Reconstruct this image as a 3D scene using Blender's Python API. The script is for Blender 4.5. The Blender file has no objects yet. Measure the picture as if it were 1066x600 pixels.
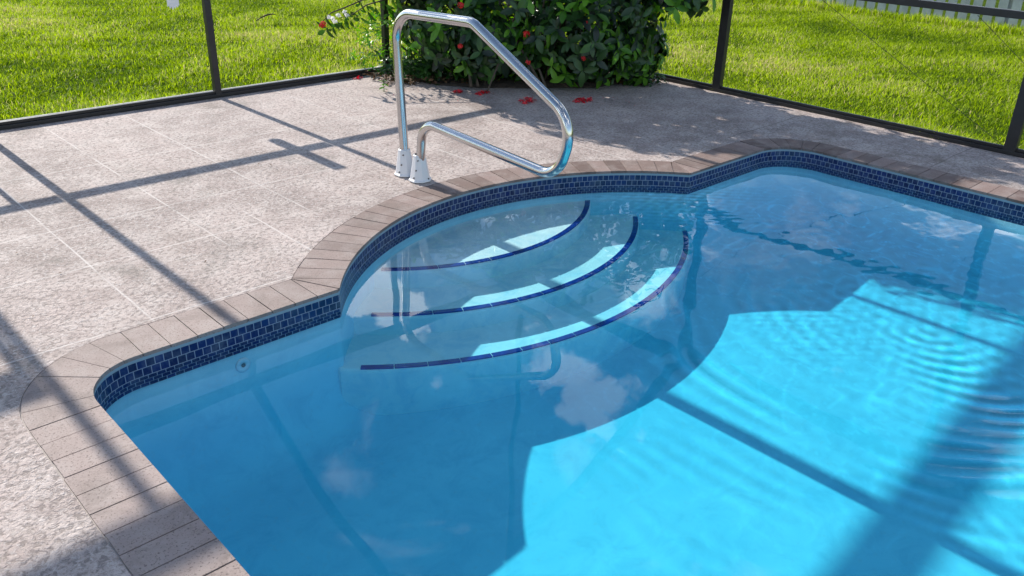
import bpy, bmesh, math, random
import numpy as np
from mathutils import Vector, Matrix
PI = math.pi
random.seed(5); RNG = np.random.default_rng(7)
scene = bpy.context.scene
COL = scene.collection

# ---------------------------------------------------------------- frame of reference
# x runs along the back screen wall, y = 0 is that wall (the pool is towards -y), z = 0 is the deck
SUN_TAN = 0.54
WATER_Z = -0.10
FLOOR_Z = -.70
def floor_z(x): return -.715 + .032*x

# ---------------------------------------------------------------- helpers
def link(o, parent=None):
    COL.objects.link(o)
    if parent is not None:
        o.parent = parent
        o.matrix_parent_inverse = parent.matrix_world.inverted() if False else Matrix.Translation(-Vector(parent.location))
    return o
def tag(o, label=None, cat=None, group=None, kind=None):
    if label: o['label'] = label
    if cat: o['category'] = cat
    if group: o['group'] = group
    if kind: o['kind'] = kind
    return o
def thing(name, label, cat, loc=(0, 0, 0), group=None):
    o = bpy.data.objects.new(name, None); o.empty_display_size = 0.1
    o.location = loc; COL.objects.link(o)
    return tag(o, label, cat, group)
def mesh_obj(name, verts, faces, mat, parent=None, smooth=False):
    me = bpy.data.meshes.new(name)
    me.from_pydata([tuple(map(float, v)) for v in verts], [], faces)
    me.validate(); me.update()
    if mat: me.materials.append(mat)
    if smooth: me.polygons.foreach_set('use_smooth', [True] * len(me.polygons))
    return link(bpy.data.objects.new(name, me), parent)
def np_mesh(name, V, loops, starts, totals, mat, parent=None, smooth=False, attr=None):
    me = bpy.data.meshes.new(name)
    me.vertices.add(len(V)); me.vertices.foreach_set('co', np.asarray(V, np.float32).ravel())
    me.loops.add(len(loops)); me.loops.foreach_set('vertex_index', np.asarray(loops, np.int32))
    me.polygons.add(len(starts)); me.polygons.foreach_set('loop_start', np.asarray(starts, np.int32))
    me.polygons.foreach_set('loop_total', np.asarray(totals, np.int32))
    if smooth: me.polygons.foreach_set('use_smooth', np.ones(len(starts), bool))
    me.update(calc_edges=True)
    if attr is not None:
        a = me.attributes.new('tone', 'FLOAT', 'POINT'); a.data.foreach_set('value', np.asarray(attr, np.float32))
    me.materials.append(mat)
    return link(bpy.data.objects.new(name, me), parent)
def bm_obj(name, bm, mat, parent=None, smooth=False, bevel=0, seg=2):
    bmesh.ops.recalc_face_normals(bm, faces=bm.faces)
    me = bpy.data.meshes.new(name); bm.to_mesh(me); bm.free()
    if mat: me.materials.append(mat)
    if smooth: me.polygons.foreach_set('use_smooth', [True] * len(me.polygons))
    o = link(bpy.data.objects.new(name, me), parent)
    if bevel:
        m = o.modifiers.new('bevel', 'BEVEL'); m.width = bevel; m.segments = seg; m.limit_method = 'ANGLE'
    return o
def add_box(bm, x0, x1, y0, y1, z0, z1):
    vs = [bm.verts.new((x, y, z)) for x in (x0, x1) for y in (y0, y1) for z in (z0, z1)]
    for f in ((0,1,3,2),(4,6,7,5),(0,4,5,1),(2,3,7,6),(0,2,6,4),(1,5,7,3)):
        bm.faces.new([vs[i] for i in f])
def add_beam(bm, a, b, w, h, up=Vector((0,0,1))):
    a = Vector(a); b = Vector(b); d = (b - a).normalized()
    s = d.cross(up)
    if s.length < 1e-4: s = d.cross(Vector((0,1,0)))
    s.normalize(); t = s.cross(d).normalized()
    vs = []
    for p in (a, b):
        for i, j in ((-1,-1),(1,-1),(1,1),(-1,1)):
            vs.append(bm.verts.new(p + s * (i*w/2) + t * (j*h/2)))
    for f in ((3,2,1,0),(4,5,6,7),(0,1,5,4),(1,2,6,5),(2,3,7,6),(3,0,4,7)):
        bm.faces.new([vs[i] for i in f])
def add_prism(bm, pts, z0, z1):
    lo = [bm.verts.new((p[0], p[1], z0)) for p in pts]; hi = [bm.verts.new((p[0], p[1], z1)) for p in pts]
    n = len(pts)
    bm.faces.new(hi); bm.faces.new(lo[::-1])
    for i in range(n): bm.faces.new((lo[i], lo[(i+1) % n], hi[(i+1) % n], hi[i]))
def smooth_path(pts, rads, step=10):
    """polyline with its corners rounded off; rads[i] is the bend radius at pts[i]"""
    pts = [Vector(p) for p in pts]; out = [pts[0]]
    for i in range(1, len(pts) - 1):
        a, b, c = pts[i-1], pts[i], pts[i+1]; r = rads[i]
        d1 = (a - b).normalized(); d2 = (c - b).normalized(); ang = d1.angle(d2)
        t = min(r / math.tan(ang / 2), (a-b).length * .49, (c-b).length * .49)
        r2 = t * math.tan(ang / 2)
        cen = b + (d1 + d2).normalized() * (r2 / math.sin(ang / 2))
        p0 = b + d1 * t; p1 = b + d2 * t; v0 = p0 - cen; v1 = p1 - cen; tot = v0.angle(v1); ax = v0.cross(v1).normalized()
        n = max(3, int(tot / 0.1))
        for k in range(n + 1): out.append(cen + Matrix.Rotation(tot * k / n, 3, ax) @ v0)
    out.append(pts[-1]); return out
def add_tube(bm, pts, r, n=16, caps=True):
    pts = [Vector(p) for p in pts]; rings = []
    rr = r if hasattr(r, '__len__') else [r] * len(pts)
    t0 = (pts[1] - pts[0]).normalized(); nrm = t0.orthogonal().normalized()
    for i, p in enumerate(pts):
        if i == 0: t = t0
        elif i == len(pts) - 1: t = (pts[i] - pts[i-1]).normalized()
        else: t = (pts[i+1] - pts[i-1]).normalized()
        nrm = (nrm - t * nrm.dot(t)).normalized(); bi = t.cross(nrm)
        rings.append([bm.verts.new(p + (nrm * math.cos(2*PI*k/n) + bi * math.sin(2*PI*k/n)) * rr[i]) for k in range(n)])
    for a, b in zip(rings, rings[1:]):
        for k in range(n): bm.faces.new((a[k], a[(k+1) % n], b[(k+1) % n], b[k]))
    if caps: bm.faces.new(rings[0][::-1]); bm.faces.new(rings[-1])

# ---------------------------------------------------------------- materials
class NT:
    def __init__(s, name):
        s.m = bpy.data.materials.new(name); s.m.use_nodes = True; s.t = s.m.node_tree; s.n = s.t.nodes; s.l = s.t.links
        s.b = s.n['Principled BSDF']; s.out = s.n['Material Output']
    def add(s, typ, **kw):
        nd = s.n.new(typ)
        for k, v in kw.items():
            if k.startswith('i_'):
                key = k[2:].replace('_', ' '); nd.inputs[key].default_value = v
            else: setattr(nd, k, v)
        return nd
    def link(s, a, b): s.l.new(a, b)
    def math(s, op, a, b=None, c=None, clamp=False):
        nd = s.n.new('ShaderNodeMath'); nd.operation = op; nd.use_clamp = clamp
        for i, v in enumerate((a, b, c)):
            if v is None: continue
            if isinstance(v, (int, float)): nd.inputs[i].default_value = v
            else: s.l.new(v, nd.inputs[i])
        return nd.outputs[0]
    def mix(s, fac, a, b):
        nd = s.n.new('ShaderNodeMix'); nd.data_type = 'RGBA'
        for key, v in ((0, fac), (6, a), (7, b)):
            if isinstance(v, (int, float)): nd.inputs[key].default_value = v
            elif isinstance(v, tuple): nd.inputs[key].default_value = (*v, 1) if len(v) == 3 else v
            else: s.l.new(v, nd.inputs[key])
        return nd.outputs[2]
    def ramp(s, fac, stops):
        nd = s.n.new('ShaderNodeValToRGB'); cr = nd.color_ramp
        while len(cr.elements) < len(stops): cr.elements.new(0.5)
        for e, (p, c) in zip(cr.elements, stops):
            e.position = p; e.color = (*c, 1) if isinstance(c, tuple) else (c, c, c, 1)
        s.l.new(fac, nd.inputs[0]); return nd.outputs[0]
    def noise(s, scale, detail=4, rough=0.5, vec=None, dist=0):
        nd = s.n.new('ShaderNodeTexNoise'); nd.inputs['Scale'].default_value = scale; nd.inputs['Detail'].default_value = detail
        nd.inputs['Roughness'].default_value = rough; nd.inputs['Distortion'].default_value = dist
        if vec is not None: s.l.new(vec, nd.inputs['Vector'])
        return nd.outputs[0]
    def pos(s): return s.n.new('ShaderNodeNewGeometry').outputs['Position']
    def bump(s, h, strength, dist):
        nd = s.n.new('ShaderNodeBump'); nd.inputs['Strength'].default_value = strength; nd.inputs['Distance'].default_value = dist
        s.l.new(h, nd.inputs['Height']); return nd.outputs[0]
    def set(s, color=None, rough=None, metal=None, normal=None, spec=None, **kw):
        for key, v in (('Base Color', color), ('Roughness', rough), ('Metallic', metal), ('Normal', normal), ('Specular IOR Level', spec)):
            if v is None: continue
            if isinstance(v, tuple): s.b.inputs[key].default_value = (*v, 1)
            elif isinstance(v, (int, float)): s.b.inputs[key].default_value = v
            else: s.l.new(v, s.b.inputs[key])
        for k, v in kw.items(): s.b.inputs[k].default_value = v
        return s.m

def mat_deck():
    t = NT('textured_deck'); P = t.pos()
    big = t.noise(1.1, 4, .6, P); mid = t.noise(5, 5, .6, P, .4); fine = t.noise(48, 4, .65, P, .6); tiny = t.noise(300, 2, .5, P)
    vo = t.add('ShaderNodeTexVoronoi', feature='DISTANCE_TO_EDGE'); vo.inputs['Scale'].default_value = 26
    wv = t.add('ShaderNodeMix'); wv.data_type = 'VECTOR'; wv.inputs[0].default_value = .16
    nz = t.add('ShaderNodeTexNoise', i_Scale=14.0, i_Detail=3.0); t.link(P, nz.inputs['Vector'])
    t.link(P, wv.inputs[4]); t.link(nz.outputs[1], wv.inputs[5]); t.link(wv.outputs[1], vo.inputs['Vector'])
    base = t.mix(t.ramp(t.noise(.8, 6, .65, P, .4), [(.38, 0.), (.62, 1.)]), (.27, .212, .192), (.49, .40, .368))
    base = t.mix(t.ramp(mid, [(.42, .0), (.68, .8)]), base, (.56, .485, .45))
    base = t.mix(t.ramp(fine, [(.40, .75), (.52, .0)]), base, (.17, .138, .125))
    base = t.mix(t.math('MULTIPLY', t.ramp(t.noise(62, 5, .7, P, .8), [(.54, 0.), (.62, .75)]), t.ramp(big, [(.3, .4), (.6, 1.)])), base, (.60, .55, .525))
    base = t.mix(t.ramp(tiny, [(.33, .6), (.42, 0.)]), base, (.15, .12, .11))
    # grey-brown mildew patches near the camera and here and there along the edges
    sx = t.add('ShaderNodeSeparateXYZ'); t.link(P, sx.inputs[0])
    mil = t.ramp(t.noise(2.3, 5, .7, P, 1.0), [(.56, 0.), (.70, 1.)])
    near = t.ramp(t.math('MULTIPLY_ADD', sx.outputs[1], -1.0, -3.3), [(0., .25), (.7, 1.)])
    base = t.mix(t.math('MULTIPLY', t.math('MULTIPLY', mil, near), .75), base, (.15, .13, .095))
    stain = t.ramp(t.noise(2.1, 7, .8, P, .5), [(.56, 0.), (.70, .75)])
    base = t.mix(stain, base, (.15, .135, .12))
    # faint filled joints, pale grout lines
    wob = t.math('MULTIPLY_ADD', t.noise(3.0, 3, .5, P), .012, -.006)
    gap = t.noise(2.6, 2, .5, P)
    for ax, c, lo, hi in ((0, 1.06, -3.5, 0), (0, 1.655, -2.9, 0), (0, 2.21, -2.75, 0), (0, 3.48, -2.7, 0), (0, 4.3, -3.3, -1.0), (0, 1.93, -3.4, -2.5), (1, -2.17, -3, 4.2), (1, -2.72, -3, 1.9), (1, -3.41, -3, 1.75), (0, .2, -9, 0), (1, -4.75, -3, .4), (1, -1.2, -1, 4.4), (1, -5.6, -3, .42)):
        q = sx.outputs[ax]; o = sx.outputs[1 - ax]
        d = t.math('ABSOLUTE', t.math('ADD', t.math('ADD', q, -c), wob))
        ln = t.math('SUBTRACT', 1.0, t.math('DIVIDE', d, .0065), clamp=True)
        ln = t.math('MULTIPLY', ln, t.math('LESS_THAN', o, hi)); ln = t.math('MULTIPLY', ln, t.math('GREATER_THAN', o, lo))
        ln = t.math('MULTIPLY', ln, t.ramp(gap, [(.34, .3), (.50, 1.)]))
        base = t.mix(ln, base, (.58, .53, .50))
    for ax, c, lo, hi in ((1, -3.335, 5.3, 6.5), (0, 6.17, -3.6, -3.2), (1, -4.6, 5.75, 6.5)):   # dark cracks on the far side
        q = sx.outputs[ax]; o = sx.outputs[1 - ax]
        d = t.math('ABSOLUTE', t.math('ADD', t.math('ADD', q, -c), t.math('MULTIPLY', wob, 3.)))
        ln = t.math('SUBTRACT', 1.0, t.math('DIVIDE', d, .007), clamp=True)
        ln = t.math('MULTIPLY', ln, t.math('LESS_THAN', o, hi)); ln = t.math('MULTIPLY', ln, t.math('GREATER_THAN', o, lo))
        base = t.mix(t.math('MULTIPLY', ln, .7), base, (.10, .08, .07))
    h = t.math('ADD', t.math('MULTIPLY', t.ramp(vo.outputs[0], [(.0, 0.), (.12, 1.)]), .45), t.math('MULTIPLY', t.ramp(fine, [(.40, 0.), (.56, 1.)]), .8))
    h = t.math('ADD', h, t.math('MULTIPLY', tiny, .25))
    h = t.math('MULTIPLY', h, t.ramp(t.noise(1.7, 4, .6, P, .5), [(.36, .25), (.62, 1.)]))
    return t.set(base, .85, normal=t.bump(h, .7, .0032))

def mat_coping():
    t = NT('coping_brick'); P = t.pos()
    at = t.add('ShaderNodeAttribute', attribute_name='tone')
    base = t.ramp(at.outputs['Fac'], [(0., (.125, .078, .066)), (.5, (.205, .142, .122)), (1., (.28, .20, .178))])
    sx = t.add('ShaderNodeSeparateXYZ'); t.link(P, sx.inputs[0])
    dx = t.math('ADD', t.math('MULTIPLY', t.math('SUBTRACT', 2.9, sx.outputs[0]), .6, clamp=True), 0.)   # bricks by the left edge are bleached
    base = t.mix(t.math('MULTIPLY', dx, .62), base, (.39, .315, .29))
    base = t.mix(t.ramp(t.noise(9, 5, .6, P), [(.45, 0.), (.8, .55)]), base, (.42, .37, .345))
    base = t.mix(t.ramp(t.noise(4.2, 6, .75, P, .6), [(.48, 0.), (.68, .65)]), base, (.15, .115, .098))
    base = t.mix(t.ramp(t.noise(130, 3, .65, P), [(.35, .85), (.43, 0.)]), base, (.12, .085, .075))
    base = t.mix(t.ramp(t.noise(55, 4, .7, P), [(.32, .6), (.42, 0.)]), base, (.16, .12, .105))
    h = t.ramp(t.noise(150, 3, .6, P), [(.33, 0.), (.42, 1.)]); h = t.math('ADD', h, t.math('MULTIPLY', t.noise(35, 4, .6, P), .8))
    return t.set(base, .8, normal=t.bump(h, .5, .002))

def simple(name, color, rough=.6, metal=0, nscale=None, namt=.25, bump=0, **kw):
    t = NT(name)
    c = color
    if nscale:
        nf = t.noise(nscale, 4, .6, t.pos())
        c = t.mix(t.ramp(nf, [(.3, 0.), (.7, 1.)]), tuple(v * (1 - namt) for v in color), tuple(min(1, v * (1 + namt)) for v in color))
        if bump: kw_n = t.bump(nf, bump, .003); t.link(kw_n, t.b.inputs['Normal'])
    return t.set(c, rough, metal, **kw)

def mat_tile():
    t = NT('waterline_tile')
    uv = t.add('ShaderNodeUVMap')
    uv.uv_map = 'uv'
    br = t.add('ShaderNodeTexBrick', offset=.5)
    br.inputs['Scale'].default_value = 1; br.inputs['Brick Width'].default_value = .0345; br.inputs['Row Height'].default_value = .0345
    br.inputs['Mortar Size'].default_value = .0017; br.inputs['Mortar Smooth'].default_value = .1; br.inputs['Bias'].default_value = 0.
    br.inputs['Color1'].default_value = (.004, .010, .062, 1); br.inputs['Color2'].default_value = (.008, .022, .125, 1)
    br.inputs['Mortar'].default_value = (.27, .31, .39, 1)
    t.link(uv.outputs[0], br.inputs['Vector'])
    sx = t.add('ShaderNodeSeparateXYZ'); t.link(uv.outputs[0], sx.inputs[0])
    top = t.math('GREATER_THAN', sx.outputs[1], .1725)
    c = t.mix(top, br.outputs[0], (.25, .35, .41))
    c = t.mix(t.ramp(t.noise(22, 4, .6, t.pos()), [(.45, 0.), (.8, .22)]), c, (.35, .42, .46))
    fac = t.math('MAXIMUM', br.outputs[1], top)
    rough = t.math('MULTIPLY_ADD', fac, .5, .2)
    return t.set(c, rough, spec=.35, normal=t.bump(t.math('SUBTRACT', 1.0, fac), .6, .0015))

def mat_plaster(name, c0, c1):
    t = NT(name); P = t.pos()
    c = t.mix(t.ramp(t.noise(1.6, 5, .6, P, .6), [(.35, 0.), (.7, 1.)]), c0, c1)
    c = t.mix(t.ramp(t.noise(5.5, 6, .7, P, .8), [(.46, 0.), (.68, .5)]), c, (.26, .58, .74))
    c = t.mix(t.ramp(t.noise(30, 4, .7, P), [(.3, .25), (.42, 0.)]), c, (.5, .62, .66))
    return t.set(c, .75, spec=.2)

def mat_water():
    # clear body of water: Fresnel reflection off the rippled surface over a see-through blue absorbing volume
    t = NT('pool_water'); t.n.remove(t.b)
    ge = t.add('ShaderNodeNewGeometry'); dt = t.add('ShaderNodeVectorMath', operation='DOT_PRODUCT')
    t.link(ge.outputs['Normal'], dt.inputs[0]); t.link(ge.outputs['Incoming'], dt.inputs[1])
    k = t.math('SUBTRACT', 1.0, t.math('ABSOLUTE', dt.outputs['Value']))
    F = t.math('MULTIPLY_ADD', t.math('POWER', k, 5.0), .98, .02, clamp=True)
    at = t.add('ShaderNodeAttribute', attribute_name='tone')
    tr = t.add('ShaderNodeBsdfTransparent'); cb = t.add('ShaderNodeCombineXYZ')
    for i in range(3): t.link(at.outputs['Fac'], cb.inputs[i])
    t.link(cb.outputs[0], tr.inputs['Color'])  # see-through colour carries the painted caustic pattern
    gl = t.add('ShaderNodeBsdfGlossy'); gl.inputs['Roughness'].default_value = 0.0; gl.inputs['Color'].default_value = (1, 1, 1, 1)
    mx = t.add('ShaderNodeMixShader'); t.link(F, mx.inputs[0]); t.link(tr.outputs[0], mx.inputs[1]); t.link(gl.outputs[0], mx.inputs[2])
    t.link(mx.outputs[0], t.out.inputs['Surface'])
    va = t.add('ShaderNodeVolumeAbsorption'); va.inputs['Color'].default_value = (.19, .885, .966, 1); va.inputs['Density'].default_value = 1.4
    t.link(va.outputs[0], t.out.inputs['Volume'])
    return t.m

def mat_leaf(name, c0, c1, rough=.35, trans=.35, spec=.5):
    t = NT(name)
    at = t.add('ShaderNodeAttribute', attribute_name='tone')
    c = t.ramp(at.outputs['Fac'], [(0., c0), (1., c1)]) if name != 'grass_blade' else t.ramp(at.outputs['Fac'], [(0., c0), (.85, c1), (.97, (.52, .46, .22))])
    t.set(c, rough, spec=spec)
    tr = t.add('ShaderNodeBsdfTranslucent'); 
    hs = t.add('ShaderNodeHueSaturation'); hs.inputs['Saturation'].default_value = 1.1; hs.inputs['Value'].default_value = 1.5; t.link(c, hs.inputs['Color']); t.link(hs.outputs[0], tr.inputs['Color'])
    mx = t.add('ShaderNodeMixShader'); mx.inputs[0].default_value = trans
    t.link(t.b.outputs[0], mx.inputs[1]); t.link(tr.outputs[0], mx.inputs[2]); t.link(mx.outputs[0], t.out.inputs['Surface'])
    return t.m

M = dict(deck=mat_deck(), coping=mat_coping(), tile=mat_tile(), plaster=mat_plaster('blue_plaster', (.36, .72, .85), (.48, .80, .91)), step=mat_plaster('step_plaster', (.74, .82, .85), (.82, .88, .90)), water=mat_water(),
    steel=simple('polished_steel', (.62, .61, .60), .17, 1.0),
    white_plastic=simple('white_plastic', (.80, .79, .80), .35),
    bronze=simple('dark_bronze_aluminium', (.018, .0165, .018), .42, 0.0, 12, .25),
    concrete=simple('footer_concrete', (.42, .41, .40), .9, 0, 20, .25, .4),
    fence=simple('fence_vinyl', (.44, .46, .50), .5, 0, 6, .18),
    soil=simple('mulch_soil', (.055, .038, .028), .95, 0, 30, .5, .8),
    bark=simple('shrub_bark', (.085, .065, .048), .85, 0, 40, .4, .5),
    nosing=simple('blue_edge_tile', (.003, .035, .26), .2, 0, 20, .3),
    mortar=simple('pale_mortar', (.42, .38, .36), .9, 0, 40, .2),
    darkgap=simple('dark_joint', (.05, .04, .038), .9, 0, 40, .2),
    screw=simple('stainless_screw', (.16, .15, .15), .4, 1.0),
    fitting=simple('white_fitting', (.55, .72, .80), .35),
    cable=simple('black_cable', (.012, .012, .013), .5),
    red=mat_leaf('red_petal', (.55, .012, .015), (.75, .03, .025), .5, .3),
    redfall=mat_leaf('fallen_red_petal', (.38, .010, .02), (.85, .05, .07), .6, .35),
    white_petal=mat_leaf('white_petal', (.78, .76, .76), (.85, .84, .82), .5, .3),
    leaf=mat_leaf('shrub_leaf', (.008, .022, .012), (.050, .140, .022), .36, .25),
    leafnew=mat_leaf('young_leaf', (.05, .17, .012), (.17, .40, .03), .35, .4),
    blade=mat_leaf('grass_blade', (.060, .125, .005), (.46, .60, .024), .6, .40, .1),
    dry=mat_leaf('dry_leaf', (.045, .024, .014), (.16, .09, .045), .7, .1, .2),
)
def mat_ground():
    t = NT('lawn_soil'); P = t.pos()
    c = t.mix(t.ramp(t.noise(7, 5, .6, P), [(.35, 0.), (.65, 1.)]), (.045, .075, .012), (.085, .13, .015))
    return t.set(c, .95, spec=0.0, normal=t.bump(t.noise(40, 4, .6, P), .8, .02))
M['ground'] = mat_ground()

# ---------------------------------------------------------------- pool outline
BC = (3.094, -4.675); BR = 1.656
XL, XR, YT, YB = 0.668, 5.512, -3.655, -10.6
hx = math.sqrt(BR**2 - (YT - BC[1])**2)
def pool_path():
    P = []
    def seg(a, b, step=.03):
        n = max(1, int(math.dist(a, b) / step))
        for i in range(n): P.append((a[0] + (b[0]-a[0])*i/n, a[1] + (b[1]-a[1])*i/n))
    def arc(cx, cy, r, a0, a1, step=.02):
        n = max(3, int(abs(a1-a0) * r / step))
        for i in range(n): a = a0 + (a1-a0)*i/n; P.append((cx + r*math.cos(a), cy + r*math.sin(a)))
    rl, rr = .23, .30
    seg((XL, YB), (XL, YT - rl)); arc(XL + rl, YT - rl, rl, PI, PI/2)
    seg((XL + rl, YT), (BC[0] - hx, YT)); c1 = len(P)
    a = math.acos(-hx / BR); arc(BC[0], BC[1], BR, a, PI - a)
    c2 = len(P)
    seg((BC[0] + hx, YT), (XR - rr, YT)); arc(XR - rr, YT - rr, rr, PI/2, 0)
    seg((XR, YT - rr), (XR, YB)); seg((XR, YB), (XL, YB))
    return P, (c1, c2)
PATH, CORN = pool_path()
NP_ = len(PATH)
def path_normals(outward=True):
    N = []
    for i in range(NP_):
        a = Vector(PATH[i-1]); b = Vector(PATH[i]); c = Vector(PATH[(i+1) % NP_])
        d1 = (b-a).normalized(); d2 = (c-b).normalized()
        n1 = Vector((-d1.y, d1.x)); n2 = Vector((-d2.y, d2.x))    # path runs clockwise: left = outward
        m = (n1 + n2).normalized(); k = 1 / max(.5, m.dot(n1)); N.append(m * k)
    return N
NRM = path_normals()
def offset(d): return [(p[0] + n.x*d, p[1] + n.y*d) for p, n in zip(PATH, NRM)]
# offset outline with the mitres at the two bay corners kept clean
def offset_clean(d):
    out = []
    for i, (x, y) in enumerate(offset(d)):
        p = PATH[i]
        if d > 0:
            if CORN[0]-12 < i < CORN[0]+14 and i != CORN[0]:
                a, n = Vector(PATH[CORN[0]]), NRM[CORN[0]]
                v = Vector((x, y)) - a; s = Vector((n.y, -n.x)).normalized()
                if (i < CORN[0]) == (v.dot(s) > 0): continue
            if CORN[1]-14 < i < CORN[1]+12 and i != CORN[1]:
                a, n = Vector(PATH[CORN[1]]), NRM[CORN[1]]
                v = Vector((x, y)) - a; s = Vector((n.y, -n.x)).normalized()
                if (i < CORN[1]) == (v.dot(s) > 0): continue
        out.append((x, y))
    return out

pool = thing('swimming_pool', 'in-ground pool with a rounded step bay, blue mosaic waterline and brick coping', 'swimming pool', (3.09, -6.0, 0))

# shell
prof = [(.03, -.02), (0, -.021), (0, .25), (-.008, .15), (-.03, .085), (-.07, .038), (-.12, .010), (-.18, 0)]   # below the second row: height above the sloping floor
rings = [offset(d) for d, z in prof]
V = []; F = []
for (d, z), r in zip(prof, rings): V += [(x, y, z if d >= 0 and z < 0 else floor_z(x) + z) for x, y in r]
for k in range(len(prof)-1):
    for i in range(NP_):
        j = (i+1) % NP_; a = k*NP_
        F.append((a+i, a+j, a+NP_+j, a+NP_+i))
F.append(tuple((len(prof)-1)*NP_ + i for i in range(NP_)))
basin = mesh_obj('basin', V, F, M['plaster'], pool, smooth=False)
for p in basin.data.polygons: p.use_smooth = len(p.vertices) == 4

# tile band with UVs in metres
def band(name, d, rows, mat, parent):
    r = offset(d); r.append(r[0]); s = [0]; m = len(rows)
    for a, b in zip(r, r[1:]): s.append(s[-1] + math.dist(a, b))
    V = []; F = []
    for x, y in r: V += [(x, y, z) for z, v in rows]
    for i in range(len(r)-1):
        for k in range(m-1): F.append((m*i+k, m*i+k+1, m*i+m+k+1, m*i+m+k))
    o = mesh_obj(name, V, F, mat, parent)
    uv = o.data.uv_layers.new(name='uv')
    for p in o.data.polygons:
        for li in p.loop_indices:
            vi = o.data.loops[li].vertex_index; uv.data[li].uv = (s[vi // m], rows[vi % m][1])
    return o
band('waterline_tiles', -.006, ((-.143, 0), (-.0995, .101), (-.012, .1885)), M['tile'], pool)

# coping bricks
bm = bmesh.new(); tone_l = bm.verts.layers.float.new('tone')
acc = 0; start = 0; brick = []
s = [0]
_mid = offset(.15)
for i in range(NP_): s.append(s[-1] + (math.dist(_mid[i], _mid[(i+1) % NP_]) if i not in (CORN[0]-1, CORN[0], CORN[1]-1, CORN[1]) else math.dist(PATH[i], PATH[(i+1) % NP_])))
def at_s(q):
    q %= s[-1]; i = int(np.searchsorted(s, q, side='right')) - 1; i = min(i, NP_-1)
    f = (q - s[i]) / (s[i+1]-s[i]); a = Vector(PATH[i]); b = Vector(PATH[(i+1) % NP_]); d = (b-a).normalized()
    return a.lerp(b, f), Vector((-d.y, d.x))
def clip(poly, a, n):      # keep the side where (p-a).n >= 0
    out = []
    for p, q in zip(poly, poly[1:] + poly[:1]):
        dp = (p-a).dot(n); dq = (q-a).dot(n)
        if dp >= 0: out.append(p)
        if dp*dq < 0: out.append(p.lerp(q, dp/(dp-dq)))
    return out
bounds = [0, s[CORN[0]], s[CORN[1]], s[-1]]
CW = .215
for seg_i in range(3):
    s0, s1 = bounds[seg_i], bounds[seg_i+1]; n = round((s1-s0) / .109)
    for k in range(n):
        a = s0 + (s1-s0)*k/n; b = s0 + (s1-s0)*(k+1)/n; g = .0019
        pts = []
        m = 3
        mid = (a+b)/2
        ins = [at_s(a + g + (b-a-2*g)*t/m) for t in range(m+1)]
        d = -.008; wob = random.uniform(-.002, .002)
        eps = 1e-4
        p0, n0 = at_s(a + g + eps); p1, n1 = at_s(b - g - eps)
        pts = [p + nn*d for p, nn in ins] + [p1 + n1*(CW+wob)] + [p + nn*(CW+wob) for p, nn in ins[1:-1][::-1]] + [p0 + n0*(CW+wob)]
        pts[m] = p1 + n1*d; pts[0] = p0 + n0*d
        for ci, sgn in ((0, seg_i), (1, seg_i-1)):
            if sgn in (0, 1):
                A = Vector(PATH[CORN[ci]]); N = NRM[CORN[ci]].normalized(); S = Vector((N.y, -N.x))   # forward direction
                side = S if sgn == 1 else -S
                if abs((s[CORN[ci]] - mid)) < .5: pts = clip(pts, A + side*.0022, side)
        if len(pts) < 3: continue
        area = abs(sum(p.x*q.y - q.x*p.y for p, q in zip(pts, pts[1:]+pts[:1])))/2
        if area < 2e-4: continue
        before = len(bm.verts); zt = random.uniform(-.0012, .0012)
        add_prism(bm, pts, -.016, zt)
        bm.verts.ensure_lookup_table(); tn = random.random()
        for v in bm.verts[before:]: v[tone_l] = tn
cop = bm_obj('coping', bm, M['coping'], pool, bevel=.0025, seg=2)
# mortar bed under the bricks
def ring_mesh(name, inner, outer, zi, zo, mat, parent=None):
    bm = bmesh.new()
    a = [bm.verts.new((x, y, zi)) for x, y in inner]; b = [bm.verts.new((x, y, zo)) for x, y in outer]
    e = [bm.edges.new((l[i], l[(i+1) % len(l)])) for l in (a, b) for i in range(len(l))]
    bmesh.ops.triangle_fill(bm, edges=e, use_beauty=True)
    for f in bm.faces:
        f.normal_update()
        if f.normal.z < 0: f.normal_flip()
    me = bpy.data.meshes.new(name); bm.to_mesh(me); bm.free(); me.materials.append(mat)
    return link(bpy.data.objects.new(name, me), parent)
V = []; F = []
ri = offset(-.002); ro = offset(.228)
for x, y in ri: V.append((x, y, -.0055))
for x, y in ro: V.append((x, y, -.0055))
for i in range(NP_): j = (i+1) % NP_; F.append((i, j, NP_+j, NP_+i))
mesh_obj('mortar_bed', V, F, M['mortar'], pool)

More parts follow.
